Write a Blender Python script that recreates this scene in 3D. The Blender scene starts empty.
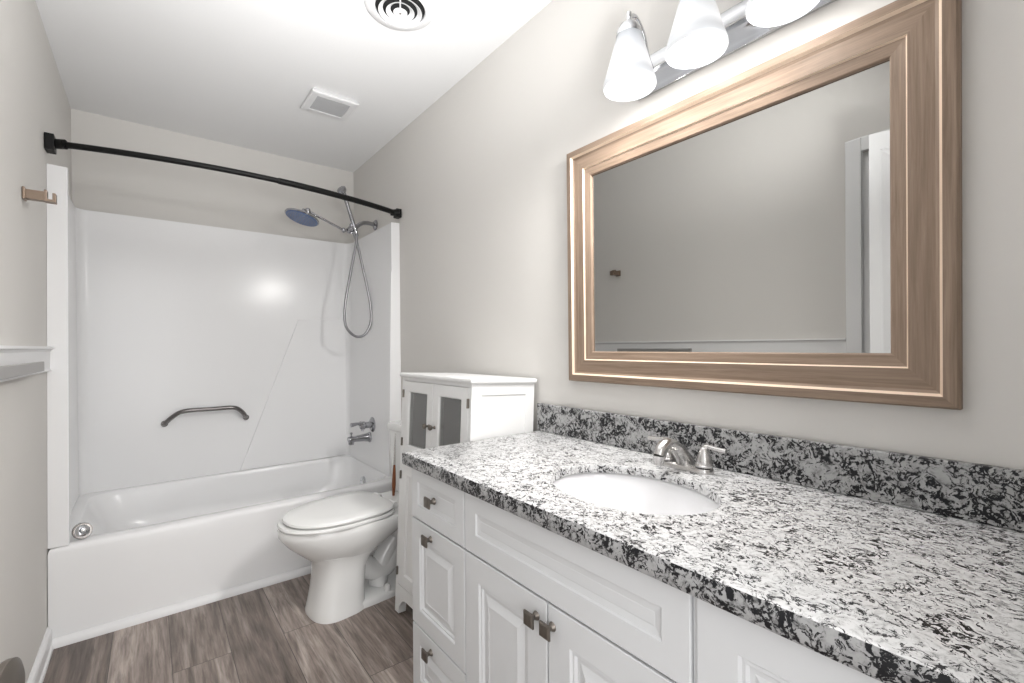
import bpy, bmesh, math, random
from mathutils import Vector, Matrix
random.seed(3)
sc = bpy.context.scene
col = sc.collection
PI = math.pi

# ---------------------------------------------------------------- camera
CAM = Vector((0.3207, 0.0, 1.1486))
F_PX, YAW, V0, PITCH, ROLL = 460.8355, 0.6662, 348.7773, -0.0061, -0.0076
_c, _s = math.cos(YAW), math.sin(YAW)
_r = Vector((_c, -_s, 0)); _f = Vector((_s*math.cos(PITCH), _c*math.cos(PITCH), math.sin(PITCH))); _u = _r.cross(_f)
_r2 = math.cos(ROLL)*_r + math.sin(ROLL)*_u
_u2 = math.cos(ROLL)*_u - math.sin(ROLL)*_r
cd = bpy.data.cameras.new('camera'); cam = bpy.data.objects.new('camera', cd); col.objects.link(cam)
cam.matrix_world = Matrix(((_r2.x, _u2.x, -_f.x, CAM.x), (_r2.y, _u2.y, -_f.y, CAM.y), (_r2.z, _u2.z, -_f.z, CAM.z), (0, 0, 0, 1)))
cd.sensor_fit = 'HORIZONTAL'; cd.sensor_width = 36.0
cd.lens = F_PX/1024*36.0
cd.shift_y = (V0-341.5)/1024
cd.clip_start = 0.02
sc.camera = cam

# ---------------------------------------------------------------- view, world, lights
vs = sc.view_settings
vs.view_transform = 'Standard'; vs.look = 'None'; vs.gamma = 1.0; vs.use_curve_mapping = False
vs.exposure = 0.18
w = bpy.data.worlds.new('world'); sc.world = w; w.use_nodes = True
w.node_tree.nodes['Background'].inputs[0].default_value = (0.98, 0.98, 1.0, 1)
w.node_tree.nodes['Background'].inputs[1].default_value = 1.0

def area(name, loc, target, sx, sy, power, color=(1, 1, 1)):
    l = bpy.data.lights.new(name, 'AREA'); l.shape = 'RECTANGLE'; l.size = sx; l.size_y = sy
    l.energy = power; l.color = color
    o = bpy.data.objects.new(name, l); col.objects.link(o)
    o.location = loc
    o.rotation_euler = (Vector(target)-Vector(loc)).to_track_quat('-Z', 'Y').to_euler()
    return o
# added soft fill from the doorway behind the camera, no source known there
area('doorway_fill', (0.45, -0.80, 1.35), (0.75, 2.5, 1.15), 1.4, 2.2, 30, (1.0, 0.995, 0.985))
# unseen lamp added to brighten the room by bounce off the ceiling
fl = area('ceiling_fill', (0.72, 0.12, 1.40), (0.70, 1.45, 2.75), 0.30, 0.30, 15, (1.0, 1.0, 1.0))
fl.data.spread = math.radians(76)

# ---------------------------------------------------------------- materials
def mat(name, color, rough=0.5, metal=0.0, spec=0.5, coat=0.0):
    m = bpy.data.materials.new(name); m.use_nodes = True
    b = m.node_tree.nodes['Principled BSDF']
    b.inputs['Base Color'].default_value = (*color, 1)
    b.inputs['Roughness'].default_value = rough
    b.inputs['Metallic'].default_value = metal
    b.inputs['Specular IOR Level'].default_value = spec
    b.inputs['Coat Weight'].default_value = coat
    return m
def N(m, t, **kw):
    n = m.node_tree.nodes.new(t)
    for k, v in kw.items(): setattr(n, k, v)
    return n
def L(m, a, b): m.node_tree.links.new(a, b)
def bsdf(m): return m.node_tree.nodes['Principled BSDF']
def ramp(m, stops, interp='LINEAR'):
    r = N(m, 'ShaderNodeValToRGB'); r.color_ramp.interpolation = interp
    e = r.color_ramp.elements
    while len(e) < len(stops): e.new(0.5)
    for i, (p, c) in enumerate(stops):
        e[i].position = p; e[i].color = (*c, 1) if len(c) == 3 else c
    return r
def coords(m, scale=(1, 1, 1), rot=(0, 0, 0)):
    t = N(m, 'ShaderNodeTexCoord'); mp = N(m, 'ShaderNodeMapping')
    mp.inputs['Scale'].default_value = scale; mp.inputs['Rotation'].default_value = rot
    L(m, t.outputs['Object'], mp.inputs['Vector']); return mp.outputs['Vector']
def noise(m, vec, scale, detail=4, rough=0.5, dist=0.0):
    n = N(m, 'ShaderNodeTexNoise'); n.inputs['Scale'].default_value = scale; n.inputs['Detail'].default_value = detail
    n.inputs['Roughness'].default_value = rough; n.inputs['Distortion'].default_value = dist
    L(m, vec, n.inputs['Vector']); return n.outputs['Fac']
def bump(m, h, strength, dist=0.001):
    b = N(m, 'ShaderNodeBump'); b.inputs['Strength'].default_value = strength; b.inputs['Distance'].default_value = dist
    L(m, h, b.inputs['Height']); L(m, b.outputs['Normal'], bsdf(m).inputs['Normal'])
def mixc(m, fac, a, b, mode='MIX'):
    n = N(m, 'ShaderNodeMix', data_type='RGBA', blend_type=mode)
    for inp, v in ((n.inputs['Factor'], fac), (n.inputs['A'], a), (n.inputs['B'], b)):
        if isinstance(v, (int, float)): inp.default_value = v
        elif isinstance(v, tuple): inp.default_value = (*v, 1)
        else: L(m, v, inp)
    return n.outputs['Result']

def painted(name, color, rough, scale=60, st=0.08):
    m = mat(name, color, rough)
    v = coords(m)
    bump(m, noise(m, v, scale, 3), st, 0.002)
    n2 = noise(m, v, 1.6, 2)
    r = ramp(m, [(0.3, tuple(c*0.985 for c in color)), (0.7, color)])
    L(m, n2, r.inputs[0]); L(m, r.outputs[0], bsdf(m).inputs['Base Color'])
    return m
M = {}
M['wall'] = painted('greige_wall_paint', (0.655, 0.637, 0.610), 0.75)
M['ceiling'] = painted('white_ceiling_paint', (0.80, 0.80, 0.80), 0.9, 90, 0.12)
M['trim'] = painted('white_trim_paint', (0.78, 0.78, 0.785), 0.35, 20, 0.03)
M['acrylic'] = mat('glossy_white_acrylic', (0.83, 0.83, 0.835), 0.20, spec=0.32)
M['porcelain'] = mat('glazed_porcelain', (0.80, 0.80, 0.79), 0.08, coat=0.3)
M['sinkwhite'] = mat('sink_porcelain', (0.74, 0.74, 0.75), 0.1, coat=0.3)
M['plastic'] = mat('white_seat_plastic', (0.80, 0.80, 0.79), 0.16)
M['cabinet'] = painted('white_cabinet_paint', (0.67, 0.68, 0.69), 0.32, 25, 0.03)
M['cab2'] = painted('satin_white_cabinet_paint', (0.76, 0.76, 0.755), 0.38, 25, 0.03)
M['inside'] = mat('cabinet_interior_paint', (0.42, 0.42, 0.41), 0.7)
M['chrome'] = mat('polished_chrome', (0.62, 0.63, 0.65), 0.12, 1.0)
M['chrome_dark'] = mat('smoky_chrome', (0.38, 0.38, 0.40), 0.12, 1.0)
M['nickel'] = mat('brushed_nickel', (0.60, 0.59, 0.58), 0.26, 1.0)
M['pewter'] = mat('dark_pewter', (0.19, 0.17, 0.15), 0.38, 0.9)
M['steel'] = mat('stainless_grab_bar', (0.20, 0.19, 0.185), 0.25, 1.0)
M['bronze'] = mat('brushed_bronze', (0.30, 0.23, 0.18), 0.38, 0.85)
M['black'] = mat('matt_black_metal', (0.004, 0.004, 0.004), 0.45, 0.0, 0.25)
M['dark'] = mat('dark_cavity', (0.012, 0.012, 0.012), 0.9)
M['greyface'] = mat('light_grey_grille', (0.40, 0.40, 0.405), 0.7)
M['ventwhite'] = mat('vent_white', (0.74, 0.74, 0.745), 0.45)
M['bar'] = mat('satin_grey_metal', (0.40, 0.39, 0.38), 0.4, 0.6)
M['pvc'] = mat('hose_metal', (0.30, 0.30, 0.31), 0.3, 0.9)
M['spray'] = mat('blue_spray_face', (0.10, 0.16, 0.32), 0.35)
M['wood'] = mat('orange_brown_wood', (0.20, 0.06, 0.018), 0.4)
M['water'] = mat('toilet_shadow_gap', (0.05, 0.05, 0.05), 0.5)

def glass_mat(name, tint, rough):
    m = bpy.data.materials.new(name); m.use_nodes = True; nt = m.node_tree
    nt.nodes.remove(nt.nodes['Principled BSDF']); out = nt.nodes['Material Output']
    tr = N(m, 'ShaderNodeBsdfTransparent'); tr.inputs[0].default_value = (*tint, 1)
    gl = N(m, 'ShaderNodeBsdfGlossy'); gl.inputs[0].default_value = (0.9, 0.9, 0.9, 1); gl.inputs['Roughness'].default_value = rough
    fr = N(m, 'ShaderNodeFresnel'); fr.inputs[0].default_value = 1.5
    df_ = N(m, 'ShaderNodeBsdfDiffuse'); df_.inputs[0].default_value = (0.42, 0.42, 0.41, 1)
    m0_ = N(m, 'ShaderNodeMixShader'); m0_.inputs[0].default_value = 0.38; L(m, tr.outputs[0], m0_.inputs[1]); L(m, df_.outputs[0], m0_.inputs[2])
    mx = N(m, 'ShaderNodeMixShader'); L(m, fr.outputs[0], mx.inputs[0]); L(m, m0_.outputs[0], mx.inputs[1]); L(m, gl.outputs[0], mx.inputs[2])
    L(m, mx.outputs[0], out.inputs['Surface']); return m
M['glass'] = glass_mat('door_glass', (0.86, 0.87, 0.86), 0.03)
M['mirror'] = mat('mirror_silver', (0.53, 0.53, 0.52), 0.0, 1.0)

def shade_mat():
    m = bpy.data.materials.new('lit_frosted_glass'); m.use_nodes = True; nt = m.node_tree
    b = bsdf(m); b.inputs['Base Color'].default_value = (0.36, 0.38, 0.41, 1); b.inputs['Roughness'].default_value = 0.25
    b.inputs['Emission Color'].default_value = (1.0, 0.985, 0.97, 1)
    t = N(m, 'ShaderNodeTexCoord'); sp = N(m, 'ShaderNodeSeparateXYZ'); L(m, t.outputs['Object'], sp.inputs[0])
    r = N(m, 'ShaderNodeMapRange'); L(m, sp.outputs['Z'], r.inputs['Value']); r.inputs['From Min'].default_value = 0.0; r.inputs['From Max'].default_value = 0.15
    c = ramp(m, [(0.0, (0.50,)*3), (0.08, (0.34,)*3), (0.20, (0.36,)*3), (0.36, (0.62,)*3), (0.60, (0.45,)*3), (0.95, (0.08,)*3)]); L(m, r.outputs[0], c.inputs[0])
    L(m, c.outputs[0], b.inputs['Emission Strength'])
    return m
M['shade'] = shade_mat()
m = mat('bulb_glow', (1, 1, 1), 0.4); bsdf(m).inputs['Emission Color'].default_value = (1, 0.97, 0.93, 1); bsdf(m).inputs['Emission Strength'].default_value = 2.5
M['bulb'] = m

def granite(name, light, dark_at, seed, k=1.0, vw=0.075, vm_at=0.5):
    m = mat(name, light, 0.30, spec=0.3)
    t = coords(m, (1, 1, 1), (0.3, 0.5, seed))
    # warp the lookup so grains get irregular
    wn = N(m, 'ShaderNodeTexNoise'); wn.inputs['Scale'].default_value = 30; wn.inputs['Detail'].default_value = 5; L(m, t, wn.inputs['Vector'])
    va = N(m, 'ShaderNodeVectorMath', operation='SCALE'); L(m, wn.outputs['Color'], va.inputs[0]); va.inputs['Scale'].default_value = 0.045
    vb = N(m, 'ShaderNodeVectorMath', operation='ADD'); L(m, t, vb.inputs[0]); L(m, va.outputs[0], vb.inputs[1])
    V = vb.outputs[0]
    st = N(m, 'ShaderNodeMapping'); st.inputs['Scale'].default_value = (1.0, 0.55, 1.0); st.inputs['Rotation'].default_value = (0, 0.3, 0.6); L(m, V, st.inputs['Vector'])
    S = st.outputs['Vector']
    n1 = noise(m, S, 125*k, 5, 0.66, 0.5)                        # black flecks
    n2 = noise(m, V, 17*k, 3, 0.6)                              # where they cluster
    a = N(m, 'ShaderNodeMath', operation='MULTIPLY'); L(m, n2, a.inputs[0]); a.inputs[1].default_value = 0.35
    b = N(m, 'ShaderNodeMath', operation='ADD'); L(m, n1, b.inputs[0]); L(m, a.outputs[0], b.inputs[1])
    rk = ramp(m, [(dark_at, (0, 0, 0)), (dark_at+0.022, (1, 1, 1))]); L(m, b.outputs[0], rk.inputs[0])
    # thin dark cell borders (mica veins)
    vo = N(m, 'ShaderNodeTexVoronoi', feature='DISTANCE_TO_EDGE'); vo.inputs['Scale'].default_value = 75*k; L(m, V, vo.inputs['Vector'])
    rv = ramp(m, [(0.0, (1, 1, 1)), (vw*0.5, (1, 1, 1)), (vw, (0, 0, 0))]); L(m, vo.outputs['Distance'], rv.inputs[0])
    n4 = noise(m, V, 34*k, 3, 0.6); rm = ramp(m, [(vm_at, (0, 0, 0)), (vm_at+0.06, (1, 1, 1))]); L(m, n4, rm.inputs[0])
    vm = N(m, 'ShaderNodeMath', operation='MULTIPLY'); L(m, rv.outputs[0], vm.inputs[0]); L(m, rm.outputs[0], vm.inputs[1])
    mx = N(m, 'ShaderNodeMath', operation='MAXIMUM'); L(m, rk.outputs[0], mx.inputs[0]); L(m, vm.outputs[0], mx.inputs[1])
    # light ground with grey translucent patches
    n3 = noise(m, V, 80*k, 4, 0.6)
    rg = ramp(m, [(0.32, tuple(c*0.50 for c in light)), (0.45, tuple(c*0.86 for c in light)), (0.56, light)]); L(m, n3, rg.inputs[0])
    c = mixc(m, mx.outputs[0], rg.outputs[0], (0.008, 0.008, 0.010))
    L(m, c, bsdf(m).inputs['Base Color'])
    return m
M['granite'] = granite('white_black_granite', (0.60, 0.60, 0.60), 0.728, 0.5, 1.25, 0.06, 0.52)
M['granite_shaded'] = granite('shaded_bold_granite', (0.38, 0.38, 0.38), 0.695, 1.9, 0.95, 0.12, 0.485)  # bolder figure, plus a darker base that paints shade onto upright faces

def plank_floor():
    m = mat('grey_brown_vinyl_plank', (0.2, 0.18, 0.16), 0.34)
    tc = N(m, 'ShaderNodeTexCoord')
    mp = N(m, 'ShaderNodeMapping'); mp.inputs['Rotation'].default_value = (0, 0, PI/2); mp.inputs['Location'].default_value = (0.35, -0.013, 0)
    L(m, tc.outputs['Object'], mp.inputs['Vector'])
    br = N(m, 'ShaderNodeTexBrick'); br.offset = 0.37; br.offset_frequency = 2; br.squash = 1
    br.inputs['Scale'].default_value = 1.0; br.inputs['Brick Width'].default_value = 1.22; br.inputs['Row Height'].default_value = 0.18
    br.inputs['Mortar Size'].default_value = 0.0012; br.inputs['Bias'].default_value = 0.0
    br.inputs['Color1'].default_value = (0, 0, 0, 1); br.inputs['Color2'].default_value = (1, 1, 1, 1); br.inputs['Mortar'].default_value = (0.5, 0.5, 0.5, 1)
    L(m, mp.outputs[0], br.inputs['Vector'])
    # grain stretched along the planks, offset per plank
    off = N(m, 'ShaderNodeVectorMath', operation='SCALE'); off.inputs['Scale'].default_value = 7.0; L(m, br.outputs['Color'], off.inputs[0])
    ad = N(m, 'ShaderNodeVectorMath', operation='ADD'); L(m, tc.outputs['Object'], ad.inputs[0]); L(m, off.outputs[0], ad.inputs[1])
    g1 = N(m, 'ShaderNodeMapping'); g1.inputs['Scale'].default_value = (9, 1.0, 1); L(m, ad.outputs[0], g1.inputs['Vector'])
    g2 = N(m, 'ShaderNodeMapping'); g2.inputs['Scale'].default_value = (80, 5.0, 1); L(m, ad.outputs[0], g2.inputs['Vector'])
    a = noise(m, g1.outputs[0], 1.4, 6, 0.62, 1.3); b = noise(m, g2.outputs[0], 1.0, 5, 0.65, 0.5)
    ra = ramp(m, [(0.32, (0.155, 0.125, 0.112)), (0.50, (0.285, 0.235, 0.208)), (0.68, (0.45, 0.39, 0.355))]); L(m, a, ra.inputs[0])
    rb = ramp(m, [(0.34, (0.42, 0.40, 0.39)), (0.50, (0.85, 0.84, 0.83)), (0.62, (1.1, 1.1, 1.1))]); L(m, b, rb.inputs[0])
    c = mixc(m, 0.85, ra.outputs[0], rb.outputs[0], 'MULTIPLY')
    rt = ramp(m, [(0.0, (0.70, 0.68, 0.66)), (0.5, (0.95, 0.94, 0.93)), (1.0, (1.22, 1.22, 1.22))]); L(m, br.outputs['Color'], rt.inputs[0])
    c = mixc(m, 1.0, c, rt.outputs[0], 'MULTIPLY')
    c = mixc(m, br.outputs['Fac'], c, (0.06, 0.05, 0.045))
    L(m, c, bsdf(m).inputs['Base Color'])
    bump(m, b, 0.15, 0.001)
    return m
M['floor'] = plank_floor()

def oak(name, scale, k=0.85):
    m = mat(name, (0.3, 0.2, 0.15), 0.65)
    v = coords(m, scale)
    a = noise(m, v, 1.0, 6, 0.65, 0.4)
    r = ramp(m, [(0.28, (0.20*k, 0.138*k, 0.094*k)), (0.52, (0.29*k, 0.208*k, 0.150*k)), (0.75, (0.37*k, 0.275*k, 0.205*k))]); L(m, a, r.inputs[0])
    L(m, r.outputs[0], bsdf(m).inputs['Base Color']); bump(m, a, 0.2, 0.001)
    return m
M['oak_y'] = oak('champagne_oak_horizontal', (60, 5, 130))
M['oak_z'] = oak('champagne_oak_vertical', (60, 130, 5))
M['cream'] = mat('champagne_bead', (0.72, 0.57, 0.44), 0.35)

# ---------------------------------------------------------------- mesh helpers
def link(name, bm, m, parent=None, smooth=None, loc=None, bevel=None, seg=2, subsurf=0):
    bmesh.ops.remove_doubles(bm, verts=bm.verts, dist=1e-5)
    bmesh.ops.recalc_face_normals(bm, faces=bm.faces)
    me = bpy.data.meshes.new(name); bm.to_mesh(me); bm.free()
    mats = m if isinstance(m, (list, tuple)) else [m]
    for k in mats: me.materials.append(M[k] if isinstance(k, str) else k)
    o = bpy.data.objects.new(name, me); col.objects.link(o)
    if parent is not None: o.parent = parent
    if loc: o.location = loc
    if bevel:
        b = o.modifiers.new('bevel', 'BEVEL'); b.width = bevel; b.segments = seg; b.limit_method = 'ANGLE'; b.angle_limit = 0.6
    if subsurf:
        s = o.modifiers.new('sub', 'SUBSURF'); s.levels = subsurf; s.render_levels = subsurf
    if smooth is not None:
        for p in me.polygons: p.use_smooth = True
        if smooth < 3 and not subsurf and not bevel:
            try: me.set_sharp_from_angle(angle=smooth)
            except Exception: pass
    return o
def box(bm, a, b):
    x0, y0, z0 = a; x1, y1, z1 = b
    vs_ = [bm.verts.new(p) for p in ((x0, y0, z0), (x1, y0, z0), (x1, y1, z0), (x0, y1, z0), (x0, y0, z1), (x1, y0, z1), (x1, y1, z1), (x0, y1, z1))]
    for f in ((0, 3, 2, 1), (4, 5, 6, 7), (0, 1, 5, 4), (1, 2, 6, 5), (2, 3, 7, 6), (3, 0, 4, 7)):
        bm.faces.new([vs_[i] for i in f])
def boxes(*prs):
    bm = bmesh.new()
    for a, b in prs: box(bm, a, b)
    return bm
def loft(bm, rings, cap0=True, cap1=True, closed=True):
    R = [[bm.verts.new(p) for p in r] for r in rings]
    n = len(R[0])
    for i in range(len(R)-1):
        for j in range(n if closed else n-1):
            k = (j+1) % n
            bm.faces.new((R[i][j], R[i][k], R[i+1][k], R[i+1][j]))
    if cap0: bm.faces.new(R[0][::-1])
    if cap1: bm.faces.new(R[-1])
    return R
def basis(d):
    d = Vector(d).normalized()
    a = Vector((0, 0, 1)) if abs(d.z) < 0.9 else Vector((1, 0, 0))
    u = d.cross(a).normalized(); v = d.cross(u).normalized()
    return d, u, v
def tube(bm, pts, rad, n=14, caps=True):
    pts = [Vector(p) for p in pts]
    rads = rad if isinstance(rad, (list, tuple)) else [rad]*len(pts)
    _, u, v = basis(pts[1]-pts[0]); rings = []
    for i, p in enumerate(pts):
        d = (pts[min(i+1, len(pts)-1)]-pts[max(i-1, 0)]).normalized()
        u = (u-d*u.dot(d)).normalized(); v = d.cross(u)
        rings.append([p+(u*math.cos(t)+v*math.sin(t))*rads[i] for t in [2*PI*k/n for k in range(n)]])
    loft(bm, rings, caps, caps)
def spline(pts, k=8):
    pts = [Vector(p) for p in pts]; out = []
    for i in range(len(pts)-1):
        p0 = pts[max(i-1, 0)]; p1 = pts[i]; p2 = pts[i+1]; p3 = pts[min(i+2, len(pts)-1)]
        for j in range(k):
            t = j/k
            out.append(0.5*((2*p1)+(p2-p0)*t+(2*p0-5*p1+4*p2-p3)*t*t+(3*p1-p0-3*p2+p3)*t**3))
    out.append(pts[-1]); return out
def lathe(bm, origin, axis, prof, n=32, caps=True):
    d, u, v = basis(axis); o = Vector(origin)
    rings = [[o+d*h+(u*math.cos(t)+v*math.sin(t))*max(r, 1e-4) for t in [2*PI*k/n for k in range(n)]] for r, h in prof]
    loft(bm, rings, caps, caps)
def ringpanel(bm, o, ux, uy, nn, w_, h_, prof, hole=False, midx=None):
    """concentric rectangular rings: prof = [(inset, height)...]; closed by a flat centre unless hole"""
    o, ux, uy, nn = Vector(o), Vector(ux), Vector(uy), Vector(nn)
    rings = []
    for ins, ht in prof:
        rings.append([bm.verts.new(o+ux*a+uy*b+nn*ht) for a, b in ((ins, ins), (w_-ins, ins), (w_-ins, h_-ins), (ins, h_-ins))])
    for i in range(len(rings)-1):
        for j in range(4):
            k = (j+1) % 4
            f = bm.faces.new((rings[i][j], rings[i][k], rings[i+1][k], rings[i+1][j]))
            if midx: f.material_index = midx(i, j)
    if hole:
        for j in range(4):
            k = (j+1) % 4
            f = bm.faces.new((rings[-1][j], rings[-1][k], rings[0][k], rings[0][j]))
            if midx: f.material_index = midx(-1, j)
    else:
        bm.faces.new(rings[0][::-1]); bm.faces.new(rings[-1])
def empty(name, label, cat, loc=(0, 0, 0), rot=(0, 0, 0), group=None):
    o = bpy.data.objects.new(name, None); col.objects.link(o)
    o.location = loc; o.rotation_euler = rot; o.empty_display_size = 0.05
    o['label'] = label; o['category'] = cat
    if group: o['group'] = group
    return o
def tag(o, label, cat, group=None):
    o['label'] = label; o['category'] = cat
    if group: o['group'] = group
    return o
def struct(o): o['kind'] = 'structure'; return o
def copy_tree(o, parent=None):
    c = o.copy(); col.objects.link(c); c.parent = parent
    for ch in list(o.children): copy_tree(ch, c)
    return c

W, D, H = 1.52, 3.4106, 2.4427
# ---------------------------------------------------------------- room shell
struct(link('floor', boxes(((-0.6, -1.2, -0.05), (W+0.1, D+0.1, 0.0))), 'floor'))
struct(link('ceiling', boxes(((-0.1, -0.17, H), (W+0.1, D+0.1, H+0.06))), 'ceiling'))
struct(link('wall_back', boxes(((-0.1, D, 0), (W+0.1, D+0.1, H))), 'wall'))
struct(link('wall_right', boxes(((W, -0.17, 0), (W+0.1, D, H))), 'wall'))
# left wall with a door opening
struct(link('wall_left', boxes(((-0.1, 0.70, 0), (0, D, H)), ((-0.1, -0.17, 2.05), (0, 0.70, H)), ((-0.1, -0.17, 0), (0, -0.02, 2.05))), 'wall'))
# wall behind the camera with the doorway the camera looks out of
struct(link('wall_front', boxes(((0.80, -0.17, 0), (W, -0.05, H)), ((0, -0.17, 2.06), (0.80, -0.05, H)), ((0, -0.17, 0), (0.04, -0.05, 2.06))), 'wall'))
# door casing on the left wall and the closed door in it
cas = boxes(((0, 0.70, 0), (0.018, 0.765, 2.115)), ((0, -0.045, 2.05), (0.018, 0.70, 2.115)))
struct(link('trim_1', cas, 'trim', bevel=0.004))
bm = bmesh.new(); ringpanel(bm, (-0.014, -0.02, 0.005), (0, 1, 0), (0, 0, 1), (1, 0, 0), 0.72, 2.045, [(0, -0.035), (0, 0), (0.10, 0), (0.112, -0.008), (0.13, -0.008), (0.15, -0.002)])
struct(link('door_1', bm, 'trim'))

# chair rail on the left wall
prof = [(0, 1.063), (0.010, 1.063), (0.013, 1.068), (0.010, 1.075), (0.010, 1.140), (0.014, 1.147), (0.022, 1.152), (0.022, 1.160), (0, 1.160)]
bm = bmesh.new(); loft(bm, [[(x, y, z) for x, z in prof] for y in (0.765, 2.619)])
struct(link('trim_2', bm, 'trim'))
# baseboards
bp_ = [(0, 0), (0.020, 0), (0.020, 0.012), (0.014, 0.020), (0.014, 0.062), (0.010, 0.072), (0.003, 0.080), (0, 0.080)]
bm = bmesh.new(); loft(bm, [[(x, y, z) for x, z in bp_] for y in (0.765, 2.497)])
struct(link('baseboard_left', bm, 'trim'))
bm = bmesh.new(); loft(bm, [[(W-x, y, z) for x, z in bp_] for y in (1.90, 2.497)])
struct(link('baseboard_right', bm, 'trim'))
# quarter round along the tub apron
q = [(0, 0)]+[(0.026*math.cos(t), 0.030*math.sin(t)) for t in [PI/2*k/6 for k in range(7)]]
bm = bmesh.new(); loft(bm, [[(x, 2.4995-a, b) for a, b in q] for x in (0.010, W-0.021)])
struct(link('trim_3', bm, 'trim', smooth=0.6))

# ---------------------------------------------------------------- bathtub
def superell(cx, cy, a, b, z, e=2.6, n=96, al=None):
    out = []
    for k in range(n):
        t = 2*PI*k/n; c, s = math.cos(t), math.sin(t)
        aa = (al if (al and c < 0) else a)
        out.append((cx+aa*math.copysign(abs(c)**(2/e), c), cy+b*math.copysign(abs(s)**(2/e), s), z))
    return out
def rect_like(ell, x0, x1, y0, y1, z, cx, cy):
    """project every point of ring ell radially on a rectangle, snapping the nearest to the corners"""
    pts = []
    for (x, y, _) in ell:
        dx, dy = x-cx, y-cy
        ts = []
        if dx > 1e-9: ts.append((x1-cx)/dx)
        if dx < -1e-9: ts.append((x0-cx)/dx)
        if dy > 1e-9: ts.append((y1-cy)/dy)
        if dy < -1e-9: ts.append((y0-cy)/dy)
        t = min(ts); pts.append([cx+dx*t, cy+dy*t, z])
    for c in ((x0, y0), (x1, y0), (x1, y1), (x0, y1)):
        i = min(range(len(pts)), key=lambda k: (pts[k][0]-c[0])**2+(pts[k][1]-c[1])**2)
        pts[i][0], pts[i][1] = c
    return [tuple(p) for p in pts]
TX0, TX1, TY0, TY1 = 0.002, W-0.003, 2.50, D-0.003
tub = empty('bathtub', 'white built-in bathtub with a flat front apron, at the back of the room', 'bathtub', (0.77, 2.95, 0))
tubo = Vector((0.77, 2.95, 0))
cx, cy = 0.7525, 2.957
e0 = superell(cx, cy, 0.685, 0.365, 0.372, 9)
def R_(ins, z, dy=0):
    p = rect_like(e0, TX0+ins, TX1-ins, TY0+ins, TY1-ins, z, cx, cy)
    return [(x, y+dy*max(0.0, 1-(y-TY0-ins)/0.05), zz) for x, y, zz in p]
rings = [R_(0, 0), R_(0, 0.30, 0.012), R_(0.0, 0.350, 0.014), R_(0.002, 0.362, 0.015), R_(0.006, 0.369, 0.016), R_(0.014, 0.373, 0.016),
         superell(cx, cy, 0.697, 0.378, 0.373, 9), superell(cx, cy, 0.690, 0.371, 0.370, 9), superell(cx, cy, 0.685, 0.366, 0.360, 9), superell(cx, cy, 0.682, 0.363, 0.345, 8),
         superell(cx, cy, 0.670, 0.350, 0.22, 7, al=0.62), superell(cx, cy, 0.645, 0.325, 0.12, 6, al=0.57), superell(cx, cy, 0.60, 0.28, 0.078, 4, al=0.50), superell(cx, cy, 0.45, 0.14, 0.068, 3, al=0.36)]
bm = bmesh.new(); loft(bm, [[Vector(p)-tubo for p in r] for r in rings], True, True)
link('tub_shell', bm, 'acrylic', tub, smooth=0.7)
bm = bmesh.new()
lathe(bm, Vector((1.418, 3.0, 0.262))-tubo, (-1, 0, 0.12), [(0.033, -0.006), (0.033, 0.004), (0.028, 0.009), (0.008, 0.011), (0.006, 0.016), (0.001, 0.017)], 24)
link('overflow_plate', bm, 'chrome', tub, smooth=0.6)

# surround -------------------------------------------------------
sur = empty('tub_surround', 'glossy white one-piece shower surround lining the alcove above the tub', 'shower surround', (0.76, 3.36, 0.38))
so = Vector((0.76, 3.36, 0.38))
FY = 2.62
def path(z):
    k = max(0.0, min(1.0, (1.9-z)/1.5)); xr = 1.47-0.03*k; xl = 0.020; yb = 3.36; r = 0.05
    fl_ = FY-0.098*max(0.0, min(1.0, (1.9-z)/1.526))
    p = [(0.001, fl_), (0.058, fl_), (0.062, fl_+0.004), (0.062, fl_+0.030), (xl, fl_+0.050)]
    for i in range(0, 9):
        t = PI/2*i/8; p.append((xl+r-r*math.cos(t), yb-r+r*math.sin(t)))
    for i in range(0, 9):
        t = PI/2*i/8; p.append((xr-r+r*math.sin(t), yb-r+r*math.cos(t)))
    p += [(xr, FY+0.006), (xr-0.006*0+0.0, FY+0.003), (1.46+0.006, FY), (W-0.001, FY)]
    return p
bm = bmesh.new()
zs = [0.3735, 0.55, 0.8, 1.2, 1.6, 1.885, 1.893, 1.896]
inner = []
for z in zs:
    inset = {1.893: 0.002, 1.896: 0.008}.get(z, 0)
    inner.append([bm.verts.new(Vector((x, y, z))-so) for x, y in path(z)])
for i in range(len(zs)-1):
    for j in range(len(inner[0])-1):
        bm.faces.new((inner[i][j], inner[i][j+1], inner[i+1][j+1], inner[i+1][j]))
# top ledge back to the walls
pp = path(1.9); n = len(pp); outer = []
for j, (x, y) in enumerate(pp):
    if j < 5: q_ = (0.001, max(y, FY)+0.0005*j)
    elif j < 10: q_ = (0.001, D-0.001-0.03*(9-j)/4)
    elif j < 14: q_ = (0.001+(x-0.001)*(j-9)/4.0, D-0.001)
    elif j < 19: q_ = (min(x+0.01*(j-14), W-0.001), D-0.001)
    elif j < 23: q_ = (W-0.001, D-0.001-0.01*(j-18))
    else: q_ = (W-0.001, y+0.0005*(n-j))
    outer.append(bm.verts.new(Vector((q_[0], q_[1], 1.899))-so))
for j in range(n-1):
    bm.faces.new((inner[-1][j], inner[-1][j+1], outer[j+1], outer[j]))
bmesh.ops.dissolve_degenerate(bm, dist=1e-5, edges=bm.edges)
link('surround_panel', bm, 'acrylic', sur, smooth=0.6)
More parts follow.
